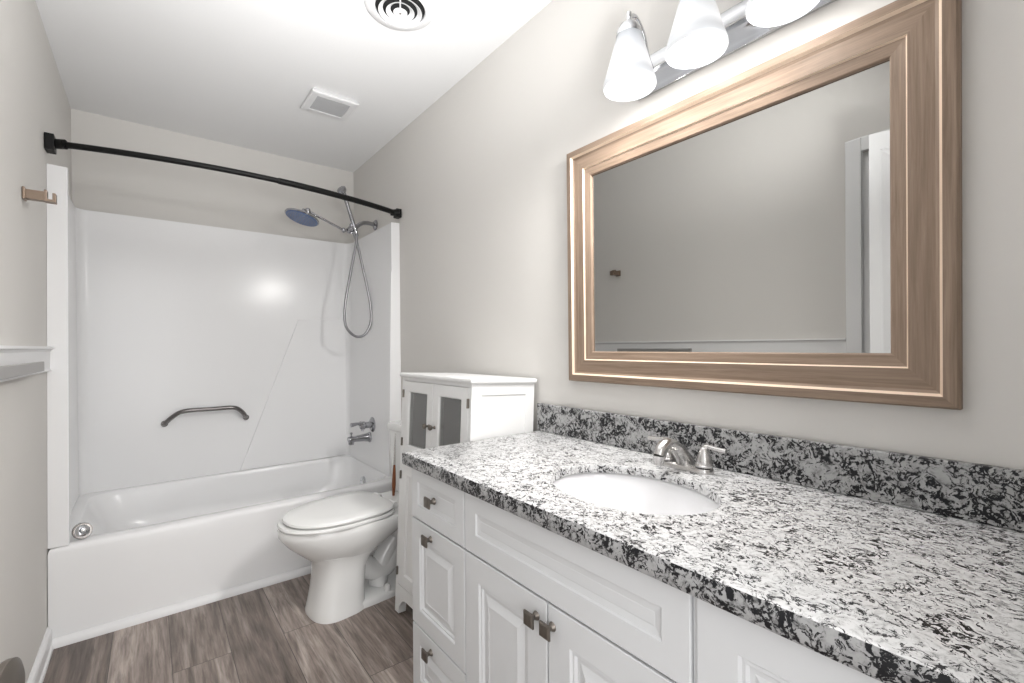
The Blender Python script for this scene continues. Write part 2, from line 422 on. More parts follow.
# moulded raised area of the back panel
poly = [(0.115, 0.36), (0.762, 0.347), (1.115, 1.330), (1.40, 1.348), (1.40, 0.335+0.05), (1.40, 0.31), (0.115, 0.31)]
poly = [(0.10, 0.362), (0.762, 0.350), (1.115, 1.336), (1.405, 1.352), (1.405, 0.3745), (0.10, 0.3745-0.02)]
poly = [(0.762, 0.3745), (1.115, 1.336), (1.43, 1.352), (1.43, 0.3745)]
bm = bmesh.new(); loft(bm, [[Vector((x, 3.3605, z))-so for x, z in poly], [Vector((x, 3.348, z))-so for x, z in poly]])
link('molded_back_rest', bm, 'acrylic', sur, bevel=0.004, seg=3)

# drain stopper on the rim
st = empty('drain_stopper', 'round silver drain stopper propped at the left end of the tub rim', 'drain stopper', (0.098, 2.560, 0.408))
dirn = Vector((0.30, -0.85, 0.42))
bm = bmesh.new(); lathe(bm, (0, 0, 0), dirn, [(0.020, -0.012), (0.031, -0.006), (0.033, 0.0), (0.032, 0.003), (0.026, 0.002)], 28)
link('rubber_rim', bm, 'steel', st, smooth=0.7)
bm = bmesh.new(); lathe(bm, (0, 0, 0), dirn, [(0.025, 0.001), (0.022, 0.0045), (0.012, 0.007), (0.012, 0.014), (0.009, 0.019), (0.002, 0.020)], 28)
link('knob', bm, 'chrome', st, smooth=0.7)

# grab bar
gb = empty('grab_bar', 'dark steel grab bar with bent ends on the back tub wall', 'grab bar', (0.59, 3.35, 0.71))
g0 = Vector((0.59, 3.35, 0.71))
pts = [(0.384, 3.350, 0.712), (0.392, 3.334, 0.722), (0.415, 3.308, 0.748), (0.452, 3.295, 0.776), (0.50, 3.29, 0.785), (0.60, 3.29, 0.784), (0.70, 3.29, 0.784), (0.742, 3.295, 0.775), (0.775, 3.312, 0.745), (0.792, 3.335, 0.718), (0.798, 3.350, 0.708)]
bm = bmesh.new(); tube(bm, [p-g0 for p in spline(pts, 5)], 0.0125, 16)
link('bar', bm, 'steel', gb, smooth=0.7)
for p in (pts[0], pts[-1]):
    bm = bmesh.new(); lathe(bm, Vector(p)-g0, (0, -1, 0), [(0.017, -0.009), (0.017, 0.003), (0.013, 0.006)], 24)
    link('mounting_flange', bm, 'steel', gb, smooth=0.6)

# curtain rod
rod = empty('shower_curtain_rod', 'curved matt black shower curtain rod spanning the tub alcove', 'curtain rod', (0.76, 2.45, 1.965))
r0 = Vector((0.76, 2.45, 1.965))
pts = []
for k in range(25):
    t = k/24; x = 0.02+(W-0.04)*t
    y = 2.595+0.015*t-0.135*math.sin(PI*t)**0.85
    pts.append(Vector((x, y, 1.975-0.024*t))-r0)
bm = bmesh.new(); tube(bm, pts[:14], 0.0125, 16); tube(bm, pts[13:], 0.0150, 16)
link('rod', bm, 'black', rod, smooth=0.7)
for s in (0, 1):
    x0, x1 = (0.001, 0.030) if s == 0 else (W-0.034, W-0.001)
    yc, zc = (2.595, 1.974) if s == 0 else (2.61, 1.951)
    hs = 0.032 if s == 0 else 0.025
    bm = boxes(((x0-r0.x, yc-hs-r0.y, zc-hs-r0.z), (x1-r0.x, yc+hs-r0.y, zc+hs-r0.z)))
    link('wall_bracket', bm, 'black', rod, bevel=0.003)
    bm = bmesh.new(); xa, xb = (0.015, 0.062) if s == 0 else (W-0.062, W-0.015)
    pa = Vector((xa, yc, zc))-r0; pb = Vector((xb, pts[1].y+r0.y if s == 0 else pts[-2].y+r0.y, zc))-r0
    tube(bm, [pa, pb], 0.019, 20); link('end_sleeve', bm, 'black', rod, smooth=0.7)

# ---------------------------------------------------------------- shower fittings (right alcove wall)
sh = empty('shower_fitting', 'chrome shower arm carrying a diverter, rain head and handheld sprayer', 'shower', (1.519, 2.99, 1.965))
s0 = Vector((1.519, 2.99, 1.965))
bm = bmesh.new(); lathe(bm, (0, 0, 0), (-1, 0, 0), [(0.034, 0.001), (0.034, 0.006), (0.024, 0.014), (0.014, 0.017)], 28)
link('wall_flange', bm, 'chrome_dark', sh, smooth=0.6)
arm = spline([(1.515, 2.99, 1.965), (1.46, 2.985, 1.968), (1.415, 2.975, 1.955), (1.365, 2.965, 1.915)], 8)
bm = bmesh.new(); tube(bm, [p-s0 for p in arm], 0.013, 16); link('shower_arm', bm, 'chrome_dark', sh, smooth=0.7)
dv = Vector((1.345, 2.955, 1.905))
bm = bmesh.new(); lathe(bm, dv-s0, (-1, -0.2, -0.6), [(0.012, -0.045), (0.021, -0.030), (0.021, 0.012), (0.016, 0.020), (0.016, 0.034), (0.010, 0.038)], 20)
lathe(bm, dv-s0, (0, -0.3, 1), [(0.016, -0.030), (0.016, 0.028), (0.012, 0.034)], 20)
link('diverter', bm, 'chrome_dark', sh, smooth=0.6)
bm = bmesh.new(); a2 = [Vector(p)-s0 for p in ((1.305, 2.945, 1.886), (1.290, 2.945, 1.888), (1.078, 2.945, 1.972))]
tube(bm, [a2[0]]+[a2[1]+(a2[2]-a2[1])*t for t in (0, .5, 1)], 0.0075, 14)
lathe(bm, a2[2], (0, 0, 1), [(0.004, -0.018), (0.013, -0.013), (0.017, 0.0), (0.013, 0.013), (0.004, 0.018)], 16)
lathe(bm, a2[1], (0, 0, 1), [(0.004, -0.015), (0.011, -0.010), (0.014, 0.0), (0.011, 0.010), (0.004, 0.015)], 16)
link('extension_arm', bm, 'chrome_dark', sh, smooth=0.7)
hd = Vector((1.045, 2.945, 1.925)); hax = Vector((0.30, 0.06, 0.95)).normalized()
bm = bmesh.new(); lathe(bm, hd-s0, hax, [(0.094, -0.004), (0.098, 0.0), (0.097, 0.006), (0.075, 0.013), (0.026, 0.024), (0.016, 0.036), (0.014, 0.055)], 40)
tube(bm, [hd-s0+hax*0.05, a2[2]], 0.010, 12)
rh = link('rain_shower_head', bm, 'chrome_dark', sh, smooth=0.6)
bm = bmesh.new(); lathe(bm, hd-s0, hax, [(0.088, -0.008), (0.091, -0.004), (0.092, -0.002)], 40)
link('spray_face', bm, 'spray', rh, smooth=0.5)
bm = bmesh.new(); _, uu, vv = basis(hax)
for ring in range(1, 6):
    for k in range(ring*6):
        t = 2*PI*k/(ring*6); c0 = hd-s0+(uu*math.cos(t)+vv*math.sin(t))*ring*0.0155-hax*0.008
        lathe(bm, c0, -hax, [(0.0026, 0), (0.0016, 0.003)], 6)
link('spray_nozzles', bm, 'pvc', rh)
hh = Vector((1.290, 2.93, 2.115)); base_ = Vector((1.362, 2.94, 1.90))
bm = bmesh.new(); tube(bm, [base_-s0+(hh-base_)*t for t in (-0.18, 0, .3, .6, .9, 1.0)], [0.010, 0.012, 0.0125, 0.0115, 0.013, 0.012], 16)
lathe(bm, hh-s0+Vector((-0.012, 0, 0.018)), (-0.65, -0.35, 0.55), [(0.016, -0.020), (0.027, -0.008), (0.029, 0.010), (0.024, 0.014)], 24)
link('hand_sprayer', bm, 'chrome_dark', sh, smooth=0.7)
ho = [(1.372, 2.935, 1.875), (1.362, 2.93, 1.80), (1.325, 2.925, 1.62), (1.288, 2.92, 1.42), (1.288, 2.92, 1.29), (1.342, 2.92, 1.222), (1.405, 2.92, 1.226), (1.450, 2.92, 1.305), (1.448, 2.92, 1.43), (1.412, 2.925, 1.62), (1.375, 2.935, 1.80), (1.350, 2.945, 1.885)]
bm = bmesh.new(); tube(bm, [p-s0 for p in spline(ho, 10)], 0.0085, 10); link('hose', bm, 'pvc', sh, smooth=0.8)

vx = 1.4485
va = empty('shower_valve', 'chrome lever tap handle above the tub spout', 'faucet handle', (vx-0.002, 2.89, 0.650))
bm = bmesh.new(); lathe(bm, (0, 0, 0), (-1, 0, 0), [(0.048, 0.0), (0.048, 0.005), (0.038, 0.012), (0.022, 0.016)], 32); link('escutcheon', bm, 'chrome_dark', va, smooth=0.5)
bm = bmesh.new(); lathe(bm, (0, 0, 0), (-1, 0, 0), [(0.020, 0.012), (0.020, 0.05), (0.025, 0.056), (0.025, 0.075), (0.018, 0.084), (0.006, 0.086)], 24)
link('valve_body', bm, 'chrome_dark', va, smooth=0.5)
bm = bmesh.new()
tube(bm, [(-0.066, 0.0, 0.006), (-0.10, -0.01, 0.016), (-0.145, -0.012, 0.012)], [0.012, 0.009, 0.013], 12)
for k in range(3):
    t = 2*PI*k/3+0.5; tube(bm, [(-0.066, 0, 0), (-0.070, 0.036*math.cos(t), 0.036*math.sin(t))], [0.008, 0.007], 10)
link('lever', bm, 'chrome_dark', va, smooth=0.6)
sp = empty('tub_spout', 'chrome tub spout below the lever tap handle', 'spout', (vx-0.002, 2.935, 0.562))
bm = bmesh.new(); lathe(bm, (0, 0, 0), (-1, 0, 0), [(0.034, 0.0), (0.034, 0.008), (0.026, 0.014)], 28); link('wall_collar', bm, 'chrome_dark', sp, smooth=0.5)
bm = bmesh.new(); tube(bm, [(-0.006, 0, 0), (-0.05, 0, 0.001), (-0.10, 0, 0.0), (-0.130, 0, -0.002), (-0.142, 0, -0.004)], [0.029, 0.023, 0.019, 0.022, 0.020], 20)
tube(bm, [(-0.124, 0, -0.004), (-0.125, 0, -0.032)], [0.018, 0.017], 16)
link('spout_body', bm, 'chrome_dark', sp, smooth=0.6)
bm = bmesh.new(); lathe(bm, (-0.123, 0, 0.016), (0, 0, 1), [(0.004, 0), (0.004, 0.016), (0.008, 0.018), (0.008, 0.026), (0.003, 0.028)], 12); link('diverter_pull', bm, 'chrome_dark', sp, smooth=0.6)

# ---------------------------------------------------------------- ceiling fittings
vent = empty('exhaust_vent', 'square white exhaust fan cover on the ceiling above the toilet', 'vent', (1.083, 2.513, H))
bm = bmesh.new(); ringpanel(bm, (-0.118, 0.112, -0.001), (1, 0, 0), (0, -1, 0), (0, 0, -1), 0.236, 0.224, [(0.012, 0), (0.004, 0.010), (0.0, 0.016), (0.006, 0.022), (0.034, 0.024), (0.036, 0.018)], hole=True)
link('vent_frame', bm, 'ventwhite', vent)
bm = boxes(((-0.085, -0.08, -0.021), (0.085, 0.08, -0.018)))
for k in range(18):
    y = -0.076+k*0.0086
    box(bm, (-0.083, y, -0.0235), (0.083, y+0.003, -0.021))
link('grille', bm, 'greyface', vent)
df = empty('ceiling_diffuser', 'round white air diffuser with concentric rings on the ceiling', 'vent', (1.082, 1.640, H))
def ringlathe(bm, prof, n=56):
    rr = [[(r*math.cos(t), r*math.sin(t), z) for t in [2*PI*k/n for k in range(n)]] for r, z in prof]
    loft(bm, rr+[rr[0]], False, False)
bm = bmesh.new(); ringlathe(bm, [(0.128, -0.001), (0.130, -0.005), (0.118, -0.014), (0.096, -0.016), (0.092, -0.012), (0.094, -0.001)]); link('outer_flange', bm, 'ventwhite', df, smooth=0.6)
bm = bmesh.new(); lathe(bm, (0, 0, -0.0005), (0, 0, -1), [(0.093, 0), (0.093, 0.0015)], 40); link('throat', bm, 'dark', df)
for r in (0.078, 0.050):
    bm = bmesh.new(); ringlathe(bm, [(r-0.014, -0.014), (r, -0.024), (r+0.003, -0.024), (r-0.010, -0.012)]); link('cone_ring', bm, 'ventwhite', df, smooth=0.6)
bm = bmesh.new(); lathe(bm, (0, 0, -0.012), (0, 0, -1), [(0.010, 0), (0.026, 0.012), (0.026, 0.014), (0.006, 0.015)], 32); link('centre_cone', bm, 'ventwhite', df, smooth=0.6)
bm = bmesh.new(); tube(bm, [(0.0, 0.0, -0.013), (-0.038, -0.082, -0.013)], 0.003, 8)
link('strut', bm, 'ventwhite', df)
bm = bmesh.new(); lathe(bm, (0, 0, -0.0268), (0, 0, -1), [(0.004, 0), (0.0035, 0.0015)], 12); link('centre_screw', bm, 'pewter', df)

# ---------------------------------------------------------------- vanity
VX = 0.965; VY0, VY1 = -0.02, 1.343; VT = 0.779
van = empty('vanity_cabinet', 'white vanity cabinet of drawers and doors under the granite counter', 'cabinet', (1.24, 0.66, 0))
vo_ = Vector((1.24, 0.66, 0))
def vb(a, b): return (tuple(Vector(a)-vo_), tuple(Vector(b)-vo_))
bm = boxes(vb((0.985, VY0, 0.0), (1.00, VY1, VT)), vb((1.00, VY1-0.018, 0), (1.515, VY1, VT)), vb((1.00, VY0, 0), (1.515, VY0+0.018, VT)), vb((1.00, VY0+0.018, 0.08), (1.515, VY1-0.018, 0.098)), vb((1.497, VY0+0.018, 0.098), (1.515, VY1-0.018, VT)))
link('carcass', bm, 'cabinet', van)
KN = None
def knob(parent, y, z):
    o = Vector((VX, y, z))-vo_
    bm = bmesh.new()
    lathe(bm, o, (-1, 0, 0), [(0.0105, -0.001), (0.009, 0.003), (0.006, 0.007), (0.0065, 0.013), (0.0095, 0.019)], 16)
    ringpanel(bm, o+Vector((-0.017, -0.015, -0.015)), (0, 1, 0), (0, 0, 1), (-1, 0, 0), 0.030, 0.030, [(0.004, 0), (0.0, 0.003), (0.0, 0.007), (0.003, 0.0095), (0.012, 0.011)])
    link('knob', bm, 'pewter', parent, smooth=0.5)
def front(name, y0, y1, z0, z1, stile):
    g = 0.0012; o = Vector((0.984, y0+g, z0+g))-vo_; t = 0.984-VX
    bm = bmesh.new()
    ringpanel(bm, o, (0, 1, 0), (0, 0, 1), (-1, 0, 0), y1-y0-2*g, z1-z0-2*g,
              [(0, 0), (0, t-0.0015), (0.0015, t), (stile, t), (stile+0.003, t-0.004), (stile+0.016, t-0.0055), (stile+0.018, t-0.005)] if z1-z0 < 0.2 else [(0, 0), (0, t-0.0015), (0.0015, t), (stile, t), (stile+0.004, t-0.005), (stile+0.009, t-0.004), (stile+0.013, t-0.009), (stile+0.020, t-0.009), (stile+0.040, t-0.002), (stile+0.042, t-0.003)])
    return link(name, bm, 'cabinet', van)
C1, C2, MID = 1.028, 0.382, 0.708
d = front('drawer', C1+0.001, VY1-0.004, 0.617, VT-0.003, 0.042); knob(d, 1.193, 0.699)
d = front('drawer', C1+0.001, VY1-0.004, 0.286, 0.614, 0.050); knob(d, 1.212, 0.582)
d = front('drawer', C1+0.001, VY1-0.004, 0.07, 0.283, 0.050); knob(d, 1.216, 0.246)
front('false_front', C2+0.002, C1-0.001, 0.617, VT-0.003, 0.050)
d = front('door', MID+0.001, C1-0.001, 0.07, 0.614, 0.062); knob(d, 0.742, 0.572)
d = front('door', C2+0.002, MID-0.001, 0.07, 0.614, 0.062); knob(d, 0.692, 0.572)
d = front('door', 0.06, C2-0.006, 0.07, VT-0.003, 0.062)
bm = boxes(vb((0.975, VY0, 0.07), (0.985, 0.055, VT-0.003)), vb((0.972, C2-0.0055, 0.0), (0.985, C2+0.0015, VT-0.003)))
link('filler_strip', bm, 'cabinet', van)

# countertop with oval cutout
SX, SY, SA, SB = 1.198, 0.677, 0.158, 0.206
CT, CB = 0.820, 0.780
co = Vector((1.23, 0.66, 0.80))
ell = superell(SX, SY, SA, SB, CT, 2.0, 96)
def CR(ins, z): return rect_like(ell, 0.938+ins, W-0.002, -0.03, 1.346-ins, z, SX, SY)
rings = [CR(0.006, CB), CR(0.002, CB+0.002), CR(0, CB+0.006), CR(0, CT-0.006), CR(0.002, CT-0.002), CR(0.006, CT), ell,
         superell(SX, SY, SA-0.002, SB-0.002, CT-0.003, 2.0), superell(SX, SY, SA-0.002, SB-0.002, CT-0.020, 2.0), superell(SX, SY, SA+0.03, SB+0.03, CT-0.020, 2.0), superell(SX, SY, SA+0.03, SB+0.03, CB, 2.0)]
bm = bmesh.new(); loft(bm, [[Vector(p)-co for p in r] for r in rings+[rings[0]]], False, False)
o = link('countertop', bm, ['granite', 'granite_shaded'], smooth=0.6, loc=co)
for p in o.data.polygons:                                   # upright edge faces get the granite with shade in its colour
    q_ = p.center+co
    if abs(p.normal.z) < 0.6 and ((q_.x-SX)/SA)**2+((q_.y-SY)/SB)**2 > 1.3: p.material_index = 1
tag(o, 'white and black speckled granite countertop on the vanity', 'countertop')
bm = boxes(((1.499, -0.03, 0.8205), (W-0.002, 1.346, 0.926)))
o = link('backsplash', bm, 'granite_shaded', bevel=0.003); tag(o, 'long low granite backsplash strip against the wall behind the countertop', 'backsplash')

# sink
sk = empty('sink', 'oval white undermount sink bowl set in the granite countertop', 'sink', (SX, SY, CB+0.020))
k0 = Vector((SX, SY, CB))
def se(a, b, z): return [Vector((SX+a*math.cos(t), SY+b*math.sin(t), z))-k0 for t in [2*PI*k/72 for k in range(72)]]
bm = bmesh.new()
inn = [se(SA+0.022, SB+0.022, 0.7788), se(SA+0.004, SB+0.004, 0.7788), se(SA+0.001, SB+0.001, 0.772), se(SA-0.006, SB-0.006, 0.745), se(SA-0.020, SB-0.022, 0.705), se(SA-0.045, SB-0.05, 0.675), se(SA-0.085, SB-0.105, 0.660), se(0.022, 0.022, 0.655)]
out = [se(0.03, 0.03, 0.645), se(SA-0.03, SB-0.04, 0.66), se(SA+0.005, SB+0.005, 0.72), se(SA+0.022, SB+0.022, 0.772)]
loft(bm, inn+out+[inn[0]], False, False)
link('bowl', bm, 'sinkwhite', sk, smooth=1.2)
bm = bmesh.new(); lathe(bm, Vector((SX, SY, 0.655))-k0, (0, 0, 1), [(0.024, -0.005), (0.024, 0.002), (0.018, 0.0035), (0.016, 0.001), (0.003, 0.003)], 28)
link('drain', bm, 'nickel', sk, smooth=0.6)

# faucet
fa = empty('faucet', 'brushed nickel two-handle faucet behind the oval sink', 'faucet', (1.435, 0.678, CT+0.0005))
bm = bmesh.new()
def stad(L_, w_, z, n=12):
    p = []
    for i in range(n+1): t = PI*i/n; p.append((w_*math.cos(t), L_+w_*math.sin(t), z))
    for i in range(n+1): t = PI+PI*i/n; p.append((w_*math.cos(t), -L_+w_*math.sin(t), z))
    return p
loft(bm, [stad(0.052, 0.025, 0), stad(0.052, 0.025, 0.006), stad(0.052, 0.023, 0.012), stad(0.052, 0.017, 0.015)])
link('base_plate', bm, 'nickel', fa, smooth=0.6)
pts = spline([(0.005, 0, 0.008), (-0.008, 0, 0.030), (-0.042, 0, 0.062), (-0.078, 0, 0.076), (-0.104, 0, 0.068), (-0.116, 0, 0.050)], 6)
rs = [0.026+(0.0155-0.026)*min(1, i/13) for i in range(len(pts))]
for i in range(len(pts)-8, len(pts)): rs[i] = 0.0155
bm = bmesh.new(); tube(bm, pts, rs, 18)
lathe(bm, (-0.116, 0, 0.050), (-0.15, 0, -1), [(0.0155, 0), (0.013, 0.010), (0.012, 0.022), (0.009, 0.023)], 18)
link('spout', bm, 'nickel', fa, smooth=0.8)
for s in (-1, 1):
    bm = bmesh.new(); lathe(bm, (0, s*0.054, 0.016), (0, 0, 1), [(0.0225, 0), (0.0225, 0.005), (0.021, 0.006), (0.0215, 0.008), (0.018, 0.022), (0.013, 0.038), (0.010, 0.046), (0.006, 0.050)], 24)
    h = link('handle', bm, 'nickel', fa, smooth=0.5)
    bm = bmesh.new(); tube(bm, spline([(0, s*0.054, 0.060), (0.002, s*0.062, 0.067), (0.0, s*0.085, 0.065), (-0.001, s*0.112, 0.064)], 5), [0.008]*5+[0.006]*6+[0.0062]*5, 12)
    link('lever', bm, 'nickel', h, smooth=0.8)

# ---------------------------------------------------------------- framed mirror
MY0, MY1, MZ0, MZ1 = 0.157, 1.167, 1.024, 1.829
mi = empty('wall_mirror', 'large rectangular mirror in a champagne wood frame above the vanity', 'mirror', (W-0.001, (MY0+MY1)/2, MZ0))
m0 = Vector(mi.location); mi.rotation_euler = (0, -0.005, 0)
PR = [(0, 0), (0, 0.022), (0.004, 0.028), (0.023, 0.030), (0.028, 0.023), (0.034, 0.020), (0.073, 0.0225), (0.0745, 0.0225), (0.0775, 0.018), (0.101, 0.015), (0.104, 0.012), (0.104, 0.004)]
def mi_idx(i, j):
    if i in (3, 7): return 2
    return 0 if j in (0, 2) else 1
bm = bmesh.new(); ringpanel(bm, Vector((W-0.001, MY0, MZ0))-m0, (0, 1, 0), (0, 0, 1), (-1, 0, 0), MY1-MY0, MZ1-MZ0, PR, hole=True, midx=mi_idx)
link('frame', bm, ['oak_y', 'oak_z', 'cream'], mi)
bm = bmesh.new(); ringpanel(bm, Vector((W-0.005, MY0+0.098, MZ0+0.098))-m0, (0, 1, 0), (0, 0, 1), (-1, 0, 0), MY1-MY0-0.196, MZ1-MZ0-0.196, [(0, 0), (0, 0.0025), (0.017, 0.0025)])
link('mirror_glass', bm, 'mirror', mi)

# ---------------------------------------------------------------- vanity light
LX, LZ = 1.385, 1.868
vl = empty('vanity_light', 'three-shade chrome wall light with lit frosted glass bells above the mirror', 'wall light', (W-0.001, 0.615, 1.95))
v0_ = Vector(vl.location)
bm = bmesh.new()
pr = [(0, -0.045), (0.008, -0.045), (0.010, -0.042), (0.012, -0.034), (0.018, -0.022), (0.028, -0.012), (0.034, -0.006), (0.034, 0.000), (0.030, 0.003), (0.030, 0.009), (0.020, 0.022), (0.013, 0.046), (0.010, 0.066), (0.007, 0.070), (0, 0.070)]
loft(bm, [[(-a, y, b) for a, b in pr] for y in (-0.265, 0.265)])
link('back_plate', bm, 'chrome', vl, smooth=0.5)
SHY = (0.812, 0.612, 0.412)
for i, y in enumerate(SHY):
    ax = Vector((LX, y, LZ))-v0_
    bm = bmesh.new()
    tube(bm, spline([(-0.015, y-v0_.y, 0.0), (-0.045, y-v0_.y, 0.03), (-0.070, y-v0_.y, 0.095), (-0.105, y-v0_.y, 0.128), (ax.x+0.004, y-v0_.y, 0.118), (ax.x, y-v0_.y, 0.098)], 7), 0.0065, 12)
    lathe(bm, ax+Vector((0, 0, 0.145)), (0, 0, 1), [(0.036, 0), (0.035, 0.012), (0.026, 0.030), (0.012, 0.040), (0.008, 0.046), (0.008, 0.052), (0.006, 0.054), (0.007, 0.066), (0.003, 0.069)], 26)
    arm_ = link('arm', bm, 'chrome', vl, smooth=0.6)
    bm = bmesh.new()
    P_ = [(0.034, 0.150), (0.037, 0.135), (0.046, 0.105), (0.058, 0.06), (0.068, 0.028), (0.0725, 0.012), (0.073, 0.004), (0.070, 0.0), (0.067, 0.002), (0.068, 0.008), (0.064, 0.026), (0.054, 0.06), (0.042, 0.105), (0.033, 0.135), (0.030, 0.150)]
    n = 40; rr = [[(r*math.cos(t), r*math.sin(t), z) for t in [2*PI*k/n for k in range(n)]] for r, z in P_]
    loft(bm, rr, False, False)
    s_ = link('glass_shade', bm, 'shade', vl, smooth=1.0, loc=tuple(ax))
    bm = bmesh.new(); lathe(bm, (0, 0, 0.02), (0, 0, 1), [(0.004, 0.0), (0.020, 0.006), (0.029, 0.022), (0.030, 0.034), (0.024, 0.052), (0.014, 0.070), (0.013, 0.10)], 24)
    link('bulb', bm, 'bulb', s_, smooth=1.2)
    l = bpy.data.lights.new('bulb_light', 'SPOT'); l.energy = 18; l.shadow_soft_size = 0.045; l.color = (1.0, 0.98, 0.955)
    l.spot_size = math.radians(142); l.spot_blend = 1.0
    l2 = bpy.data.lights.new('bulb_glow_light', 'POINT'); l2.energy = 1.1; l2.shadow_soft_size = 0.03; l2.color = (1.0, 0.98, 0.955)
    lo = bpy.data.objects.new('bulb_glow_light', l2); col.objects.link(lo); lo.location = (LX, y, LZ-0.005)
    lo = bpy.data.objects.new('bulb_light', l); col.objects.link(lo); lo.location = (LX-0.01, y, LZ-0.012)
    lo.rotation_euler = Vector((-0.30, 0.60, -0.74)).to_track_quat('-Z', 'Y').to_euler()

# ---------------------------------------------------------------- toilet
to = empty('toilet', 'white toilet with closed lid between the tub and the tall cabinet', 'toilet', (1.488, 2.150, 0), (0, 0, PI+0.112))
def egg(xb, xf, b, z, e=2.2, n=56, cy=0.0, xc=None, eb=1.2):
    """outline pointing to +x: back x xb, front x xf, half-width b"""
    xc = xb+(xf-xb)*0.42 if xc is None else xc; out = []
    for k in range(n):
        t = 2*PI*k/n; c, s = math.cos(t), math.sin(t)
        a = (xf-xc) if c > 0 else (xc-xb); ee = e if c > 0 else e+eb
        out.append((xc+a*math.copysign(abs(c)**(2/ee), c), cy+b*math.copysign(abs(s)**(2/ee), s), z))
    return out
bm = bmesh.new()
loft(bm, [egg(0.42, 0.61, 0.075, 0.19), egg(0.39, 0.625, 0.098, 0.225), egg(0.33, 0.68, 0.140, 0.272), egg(0.25, 0.733, 0.168, 0.322), egg(0.16, 0.762, 0.182, 0.362), egg(0.14, 0.765, 0.184, 0.388), egg(0.145, 0.760, 0.180, 0.396)])
# front pedestal column
loft(bm, [egg(0.425, 0.650, 0.122, 0.0, 2.6, xc=0.55), egg(0.425, 0.650, 0.122, 0.012, 2.6, xc=0.55), egg(0.427, 0.645, 0.116, 0.03, 2.6, xc=0.55), egg(0.425, 0.632, 0.108, 0.10, 2.6, xc=0.54), egg(0.418, 0.622, 0.106, 0.18, 2.6, xc=0.53), egg(0.385, 0.630, 0.110, 0.225, 2.4, xc=0.53), egg(0.33, 0.65, 0.125, 0.262, 2.4, xc=0.53)])
# foot plate running back and trapway
loft(bm, [egg(0.13, 0.58, 0.113, 0.0, 3.2), egg(0.13, 0.58, 0.113, 0.022, 3.2), egg(0.135, 0.575, 0.106, 0.030, 3.2)])
tube(bm, spline([(0.45, 0, 0.20), (0.38, 0, 0.12), (0.30, 0, 0.10), (0.24, 0, 0.16), (0.21, 0, 0.26), (0.21, 0, 0.33)], 6), 0.050, 20)
tube(bm, spline([(0.33, 0, 0.03), (0.31, 0, 0.13), (0.24, 0, 0.22)], 6), 0.045, 20)
loft(bm, [egg(0.02, 0.30, 0.10, 0.30, 4), egg(0.0, 0.32, 0.15, 0.35, 4), egg(0.0, 0.32, 0.165, 0.3935, 4)])
link('bowl', bm, 'porcelain', to, smooth=0.9)
bm = bmesh.new(); loft(bm, [egg(0.300, 0.760, 0.180, 0.399, xc=0.50, eb=2), egg(0.297, 0.764, 0.183, 0.406, xc=0.50, eb=2), egg(0.300, 0.760, 0.179, 0.414, xc=0.50, eb=2)]); link('seat', bm, 'plastic', to, smooth=0.9)
bm = bmesh.new(); loft(bm, [egg(0.304, 0.738, 0.174, 0.4175, xc=0.50, eb=2), egg(0.300, 0.744, 0.179, 0.424, xc=0.50, eb=2), egg(0.302, 0.742, 0.177, 0.432, xc=0.50, eb=2), egg(0.312, 0.730, 0.168, 0.4365, xc=0.50, eb=2), egg(0.36, 0.66, 0.12, 0.4385, xc=0.50, eb=2)]); link('lid', bm, 'plastic', to, smooth=0.9)
for s in (-1, 1):
    bm = bmesh.new(); tube(bm, [(0.288, s*0.075-0.025, 0.416), (0.288, s*0.075+0.025, 0.416)], 0.013, 14); box(bm, (0.275, s*0.075-0.02, 0.3965), (0.300, s*0.075+0.02, 0.416)); link('seat_hinge', bm, 'plastic', to, smooth=0.5)
    bm = bmesh.new(); lathe(bm, (0.33, s*0.092, 0.030), (0, 0, 1), [(0.016, 0), (0.016, 0.016), (0.012, 0.026), (0.003, 0.030)], 18); link('bolt_cap', bm, 'plastic', to, smooth=0.6)
def rbox(x0, x1, b, z, r=0.03): return [(x, y, z) for x, y in [(x0+(r-r*math.cos(t)), b-r+r*math.sin(t)) for t in [PI/2*k/5 for k in range(6)]]+[(x1-r+r*math.sin(t), b-r+r*math.cos(t)) for t in [PI/2*k/5 for k in range(6)]]+[(x1-r+r*math.cos(t), -b+r-r*math.sin(t)) for t in [PI/2*k/5 for k in range(6)]]+[(x0+r-r*math.sin(t), -b+r-r*math.cos(t)) for t in [PI/2*k/5 for k in range(6)]]]
bm = bmesh.new(); loft(bm, [rbox(0.02, 0.150, 0.170, 0.397), rbox(0.012, 0.158, 0.182, 0.43), rbox(0.010, 0.165, 0.190, 0.715)]); link('tank', bm, 'porcelain', to, smooth=0.6)
bm = bmesh.new(); loft(bm, [rbox(0.006, 0.172, 0.196, 0.716), rbox(0.004, 0.176, 0.199, 0.722), rbox(0.004, 0.176, 0.199, 0.742), rbox(0.010, 0.170, 0.193, 0.752)]); link('tank_lid', bm, 'porcelain', to, smooth=0.6)
bm = bmesh.new(); lathe(bm, (0.162, 0.13, 0.66), (1, 0, 0), [(0.014, 0), (0.014, 0.012), (0.010, 0.018)], 16); tube(bm, [(0.178, 0.13, 0.66), (0.182, 0.10, 0.656), (0.182, 0.06, 0.650)], [0.006, 0.006, 0.008], 10); link('flush_lever', bm, 'chrome', to, smooth=0.6)
# water supply
bm = bmesh.new()
tube(bm, spline([(0.0+0.012, 0.16, 0.16), (0.05, 0.165, 0.17), (0.075, 0.16, 0.24), (0.075, 0.13, 0.34), (0.075, 0.12, 0.398)], 8), 0.005, 8)
link('supply_hose', bm, 'pvc', to, smooth=0.8)

